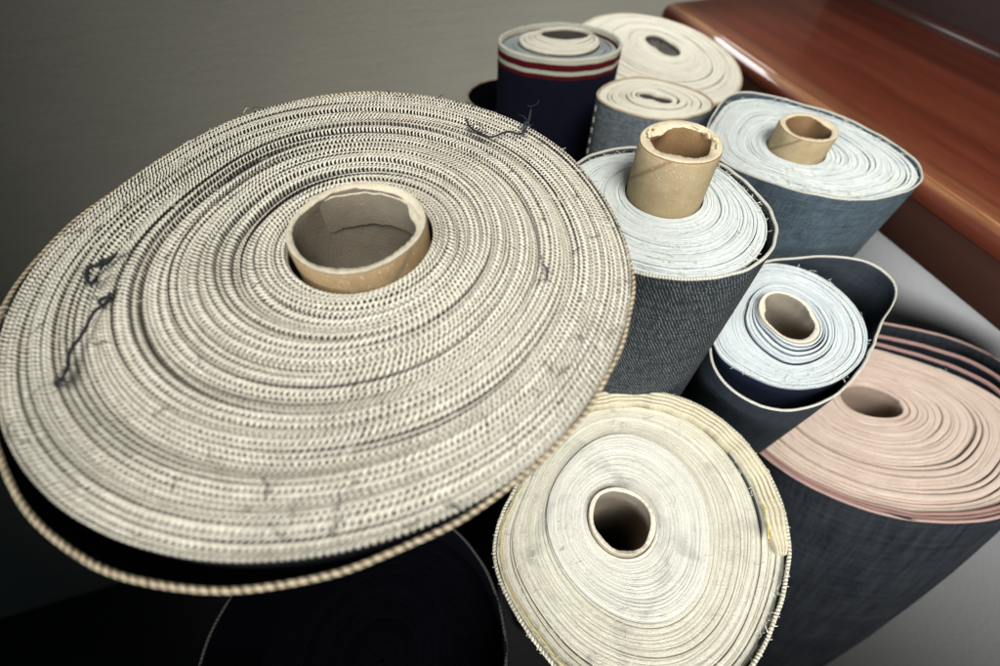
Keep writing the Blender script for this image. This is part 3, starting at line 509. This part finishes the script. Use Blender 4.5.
# loose threads lying on A
def onA(pts,h=.0012):
    C=np.array(D['A']['C'])+[0,0,EYE]; return [(C[0]+x,C[1]+y,C[2]+h+z) for x,y,z in pts]
THREADS=[
('charcoal thread with curled ends at the far right rim of the widest roll',[[(0.0287,0.0665,.001),(0.0308,0.0607,0),(0.0347,0.0552,.0006),(0.039,0.0538,0),(0.0449,0.0566,.0005),(0.0492,0.0552,.0003),(0.0519,0.0593,.001),(0.0537,0.0672,.004)],[(0.0335,0.0575,0),(.0355,.0535,.0008),(.037,.0560,.0002)],[(.0500,.0560,.0),(.0515,.0600,.002),(.0530,.0590,.001)]],.00045),
('short kinked charcoal thread near the left edge of the widest roll',[[(-0.0649,-0.0071,.001),(-0.0673,-0.011,0),(-0.0702,-0.013,.0006),(-0.0692,-0.0167,0),(-0.0664,-0.0189,.0006),(-0.0652,-0.0171,.001)],[(-.0660,-.0085,0),(-.0680,-.0110,.0006),(-.0670,-.0130,0)]],.00065),
('long dark thread with knotted tip near the front left edge of the widest roll',[[(-0.0596,-0.0218,.001),(-0.0596,-0.0252,0),(-0.0607,-0.0285,.0003),(-0.0602,-0.0348,0),(-0.0598,-0.0407,.0003),(-0.0581,-0.0452,0),(-0.0574,-0.0484,.0005)],[(-.0596,-.0225,0),(-.0610,-.0250,.0006),(-.0590,-.0270,0)],[(-0.0566,-0.0479,0),(-0.058,-0.0495,.0005),(-0.0560,-0.05,0)]],.0005),
('tiny dark thread end right of the core of the widest roll',[[(0.0538,-0.0107,0),(0.0545,-0.0137,.0006),(0.0548,-0.0175,0)]],.0003),
]
for lab,ps,rad in THREADS:
    fz=[]
    for p in ps:
        for q in range(9 if len(p)>3 else 4):
            c0=p[random.randrange(len(p))]; h=random.uniform(0,TAU); l=random.uniform(.002,.006)
            fz.append(strand(onA([(c0[0]+l*w_*math.cos(h+w_),c0[1]+l*w_*math.sin(h+w_),c0[2]+.0004+random.uniform(0,.0008)*w_) for w_ in (-.4,0,.5,1)]),.00012,4))
    v,f,_=join([strand(onA(p),rad*.85,6) for p in ps]+fz); tag(mesh_obj('loose_thread',v,f,M_thread),lab,'thread','loose threads on the widest roll')
# ------------------------------------------------------------------ the corner: walls, step, floor
AL=math.radians(17); d1=Vector((math.cos(AL),math.sin(AL),0)); d2=Vector((-math.sin(AL),math.cos(AL),0))
def at(a,b,z): p=d1*a+d2*b; return (p.x,p.y,z)           # a = along the plaster wall to the right, b = towards it
S1=1.11*.55; S2=.475
def box(name,a0,a1,b0,b1,z0,z1,mat,parent=None):
    V=[at(a,b,z) for a in (a0,a1) for b in (b0,b1) for z in (z0,z1)]
    F=[(0,1,3,2),(4,6,7,5),(0,4,5,1),(2,3,7,6),(0,2,6,4),(1,5,7,3)]
    return mesh_obj(name,V,F,mat,parent,smooth=False)
def wall_mat(name,c1,c2,stroke):
    k=NT(name); o=k.obj(); mp=k.n('ShaderNodeMapping'); k.put(mp.inputs['Vector'],o); mp.inputs['Rotation'].default_value=(0,0,-AL); mp.inputs['Scale'].default_value=(14,14,120) 
    n1=k.noise(mp.outputs[0],1.,5.,.62,.4); n2=k.noise(o,9.,4.,.6); n3=k.noise(o,230.,4.,.65)
    c=k.mix(k.mth('ADD',k.mth('MULTIPLY',n2,.6),k.mth('MULTIPLY',n1,.4)),c1,c2)
    k.bump(k.mth('ADD',k.mth('MULTIPLY',n1,stroke),k.mth('MULTIPLY',n3,.35)),.5,.003); return k.done(c,.85,.25)
M_wall=wall_mat('grey plaster',(.40,.385,.325),(.54,.52,.445),.3)
M_wall2=wall_mat('white painted wall',(.76,.74,.71),(.80,.78,.75),.0)
tag(box('plaster_wall',-2.6,S2+.6,S1,S1+.12,0,3.2,M_wall),'grey brushed plaster wall behind the rolls','wall')
tag(box('stair_side_wall',S2,S2+.10,-1.6,S1-.003,0,EYE-.2725,M_wall2),'white painted wall below the wooden step','wall')
k=NT('dark floor'); n=k.noise(k.obj(),30.,4.); M_floor=k.done(k.mix(n,(.03,.03,.034),(.05,.05,.055)),.6,.3)
tag(box('floor',-2.6,2.6,-2.2,S1+.1,-.1,0,M_floor),None,None,kind='structure')
# wooden step: one profile drawn out along the wall
k=NT('varnished mahogany'); o=k.obj(); mp=k.n('ShaderNodeMapping'); k.put(mp.inputs['Vector'],o)
mp.inputs['Scale'].default_value=(34,1.6,34); g1=k.noise(mp.outputs[0],1.,5.,.6,.5)
mp2=k.n('ShaderNodeMapping'); k.put(mp2.inputs['Vector'],o); mp2.inputs['Scale'].default_value=(420,9,420); g2=k.noise(mp2.outputs[0],1.,3.,.6)
mp3=k.n('ShaderNodeMapping'); k.put(mp3.inputs['Vector'],o); mp3.inputs['Scale'].default_value=(18,1.2,18); g3=k.noise(mp3.outputs[0],1.,3.,.6)
c=k.mix(k.ss(g1,.3,.7),(.092,.017,.008),(.150,.034,.015)); c=k.mix(k.mth('MULTIPLY',k.ss(g3,.45,.7),.6),c,(.055,.014,.008)); c=k.mix(k.mth('MULTIPLY',k.ss(g2,.6,.75),.35),c,(.03,.009,.006))
mp4=k.n('ShaderNodeMapping'); k.put(mp4.inputs['Vector'],o); mp4.inputs['Rotation'].default_value=(0,0,.7); mp4.inputs['Scale'].default_value=(700,38,120)
sc=k.ss(k.noise(mp4.outputs[0],1.,2.,.5),.70,.78); c=k.mix(k.mth('MULTIPLY',sc,.35),c,(.42,.25,.15))
mp5=k.n('ShaderNodeMapping'); k.put(mp5.inputs['Vector'],o); mp5.inputs['Scale'].default_value=(1500,50,1500); po=k.ss(k.noise(mp5.outputs[0],1.,2.,.6),.56,.70); c=k.mix(k.mth('MULTIPLY',po,.45),c,(.02,.006,.004))
st_=k.st(); edge=k.mth('MULTIPLY',st_[0],k.ss(k.noise(mp3.outputs[0],2.5,4.,.7),.35,.62)); c=k.mix(k.mth('MULTIPLY',edge,.85),c,(.48,.25,.11))
k.bump(k.mth('ADD',g2,k.mth('MULTIPLY',g1,.5)),.12,.0006)
k.put(k.b.inputs['Coat Weight'],st_[1]); k.b.inputs['Coat Roughness'].default_value=.09; k.b.inputs['Coat IOR'].default_value=1.9
M_wood=k.done(c,k.mth('ADD',.46,k.mth('MULTIPLY',g1,.2)),.22)
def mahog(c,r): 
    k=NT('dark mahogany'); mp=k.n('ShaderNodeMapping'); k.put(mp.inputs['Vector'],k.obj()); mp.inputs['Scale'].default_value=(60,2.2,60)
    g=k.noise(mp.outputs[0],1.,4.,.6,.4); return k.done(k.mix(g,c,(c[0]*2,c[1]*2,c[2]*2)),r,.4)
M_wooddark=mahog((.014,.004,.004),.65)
ZT=EYE-.393*.55; TH=.0535; SE=.752*.55
step=tag(bpy.data.objects.new('wooden_step',None),'varnished reddish brown wooden stair step with rounded worn edge','step'); link(step)
step.location=at(SE,0,0); step.rotation_euler=(0,0,AL)
def extrude(name,prof,b0,b1,mat,nb=60,wear=None,coat=None):
    prof=np.array(prof); bs=np.linspace(b0,b1,nb)
    P=np.zeros((nb,len(prof),3)); P[:,:,0]=prof[:,0][None]; P[:,:,2]=prof[:,1][None]; P[:,:,1]=bs[:,None]
    S=np.zeros_like(P); 
    if wear is not None: S[:,:,0]=np.array(wear)[None]; S[:,:,1]=np.array(coat)[None]
    v,f,s=grid(P,S); return mesh_obj(name,v,f,mat,step,s)
prof=[(.30,ZT),(.05,ZT),(.0122,ZT),(.0115,ZT-.0002),(.0110,ZT-.0018),(.0098,ZT-.0018),(.0092,ZT-.0003),(.0082,ZT-.0001)]
wear=[0,0,.3,1,.0,.0,1,1]; coat=[.15,.15,.3,.5,.2,.2,1,1]
for q in np.linspace(0,PI/2,9)[1:]:
    prof.append((.0082-.0082*math.sin(q)**1.3,ZT-.0001-.0070*(1-math.cos(q)))); wear.append(max(0,1-q*.9)); coat.append(max(0.,1-max(0,q-.9)*2.))
prof+= [(0,ZT-.013),(.0012,ZT-.0145),(.004,ZT-.015)]; wear+=[0]*3; coat+=[0]*3
extrude('tread',prof,-1.6,S1-.004,M_wood,90,wear,coat)
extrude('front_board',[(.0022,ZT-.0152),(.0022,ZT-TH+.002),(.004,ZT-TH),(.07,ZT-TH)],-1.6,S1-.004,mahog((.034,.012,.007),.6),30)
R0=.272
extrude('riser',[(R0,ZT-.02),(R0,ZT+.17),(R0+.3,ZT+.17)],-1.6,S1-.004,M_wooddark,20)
extrude('trim_strip',[(R0-.001,ZT+.009),(R0-.004,ZT+.0085),(R0-.0075,ZT+.006),(R0-.009,ZT+.0025),(R0-.009,ZT-.001)],-1.6,S1-.004,mahog((.03,.012,.010),.22),20)
# ------------------------------------------------------------------ light, world, camera
W=bpy.data.worlds.new('World'); SC.world=W; W.use_nodes=True
bg=W.node_tree.nodes['Background']; bg.inputs[0].default_value=(.62,.86,1.,1); bg.inputs[1].default_value=.02
def area(name,loc,tgt,sx,sy,power,col):
    l=bpy.data.lights.new(name,'AREA'); l.shape='RECTANGLE'; l.size=sx; l.size_y=sy; l.energy=power; l.color=col
    o=bpy.data.objects.new(name,l); link(o); o.location=loc
    o.rotation_euler=(Vector(tgt)-Vector(loc)).to_track_quat('-Z','Y').to_euler(); return o
key=area('window_light',(.27,-.42,EYE+.80),(.16,.16,EYE-.2),.6,.6,2.9,(1.,.985,.935)); key.data.spread=math.radians(54)
p=at(.36,.585,EYE-.07); area('wall_window_light',p,(p[0]+.0292,p[1]-.0956,p[2]),.20,.13,.62,(.95,.98,1.))
fl=area('fill_light',(-.35,-.60,EYE+.22),(.47,.36,EYE-.24),.5,.4,.95,(.93,.97,1.)); fl.data.spread=math.radians(42)  # unseen fill lamp added to brighten the white side wall
cam=bpy.data.cameras.new('camera'); co=bpy.data.objects.new('camera',cam); link(co)
co.location=(0,0,EYE); co.rotation_euler=(math.radians(90-53.3),0,0)
cam.sensor_width=36; cam.lens=16.2; cam.clip_start=.005; cam.clip_end=50
cam.dof.use_dof=True; cam.dof.focus_distance=.18; cam.dof.aperture_fstop=7.5
SC.camera=co
SC.view_settings.view_transform='Standard'; SC.view_settings.look='None'; SC.view_settings.gamma=1; SC.view_settings.exposure=0
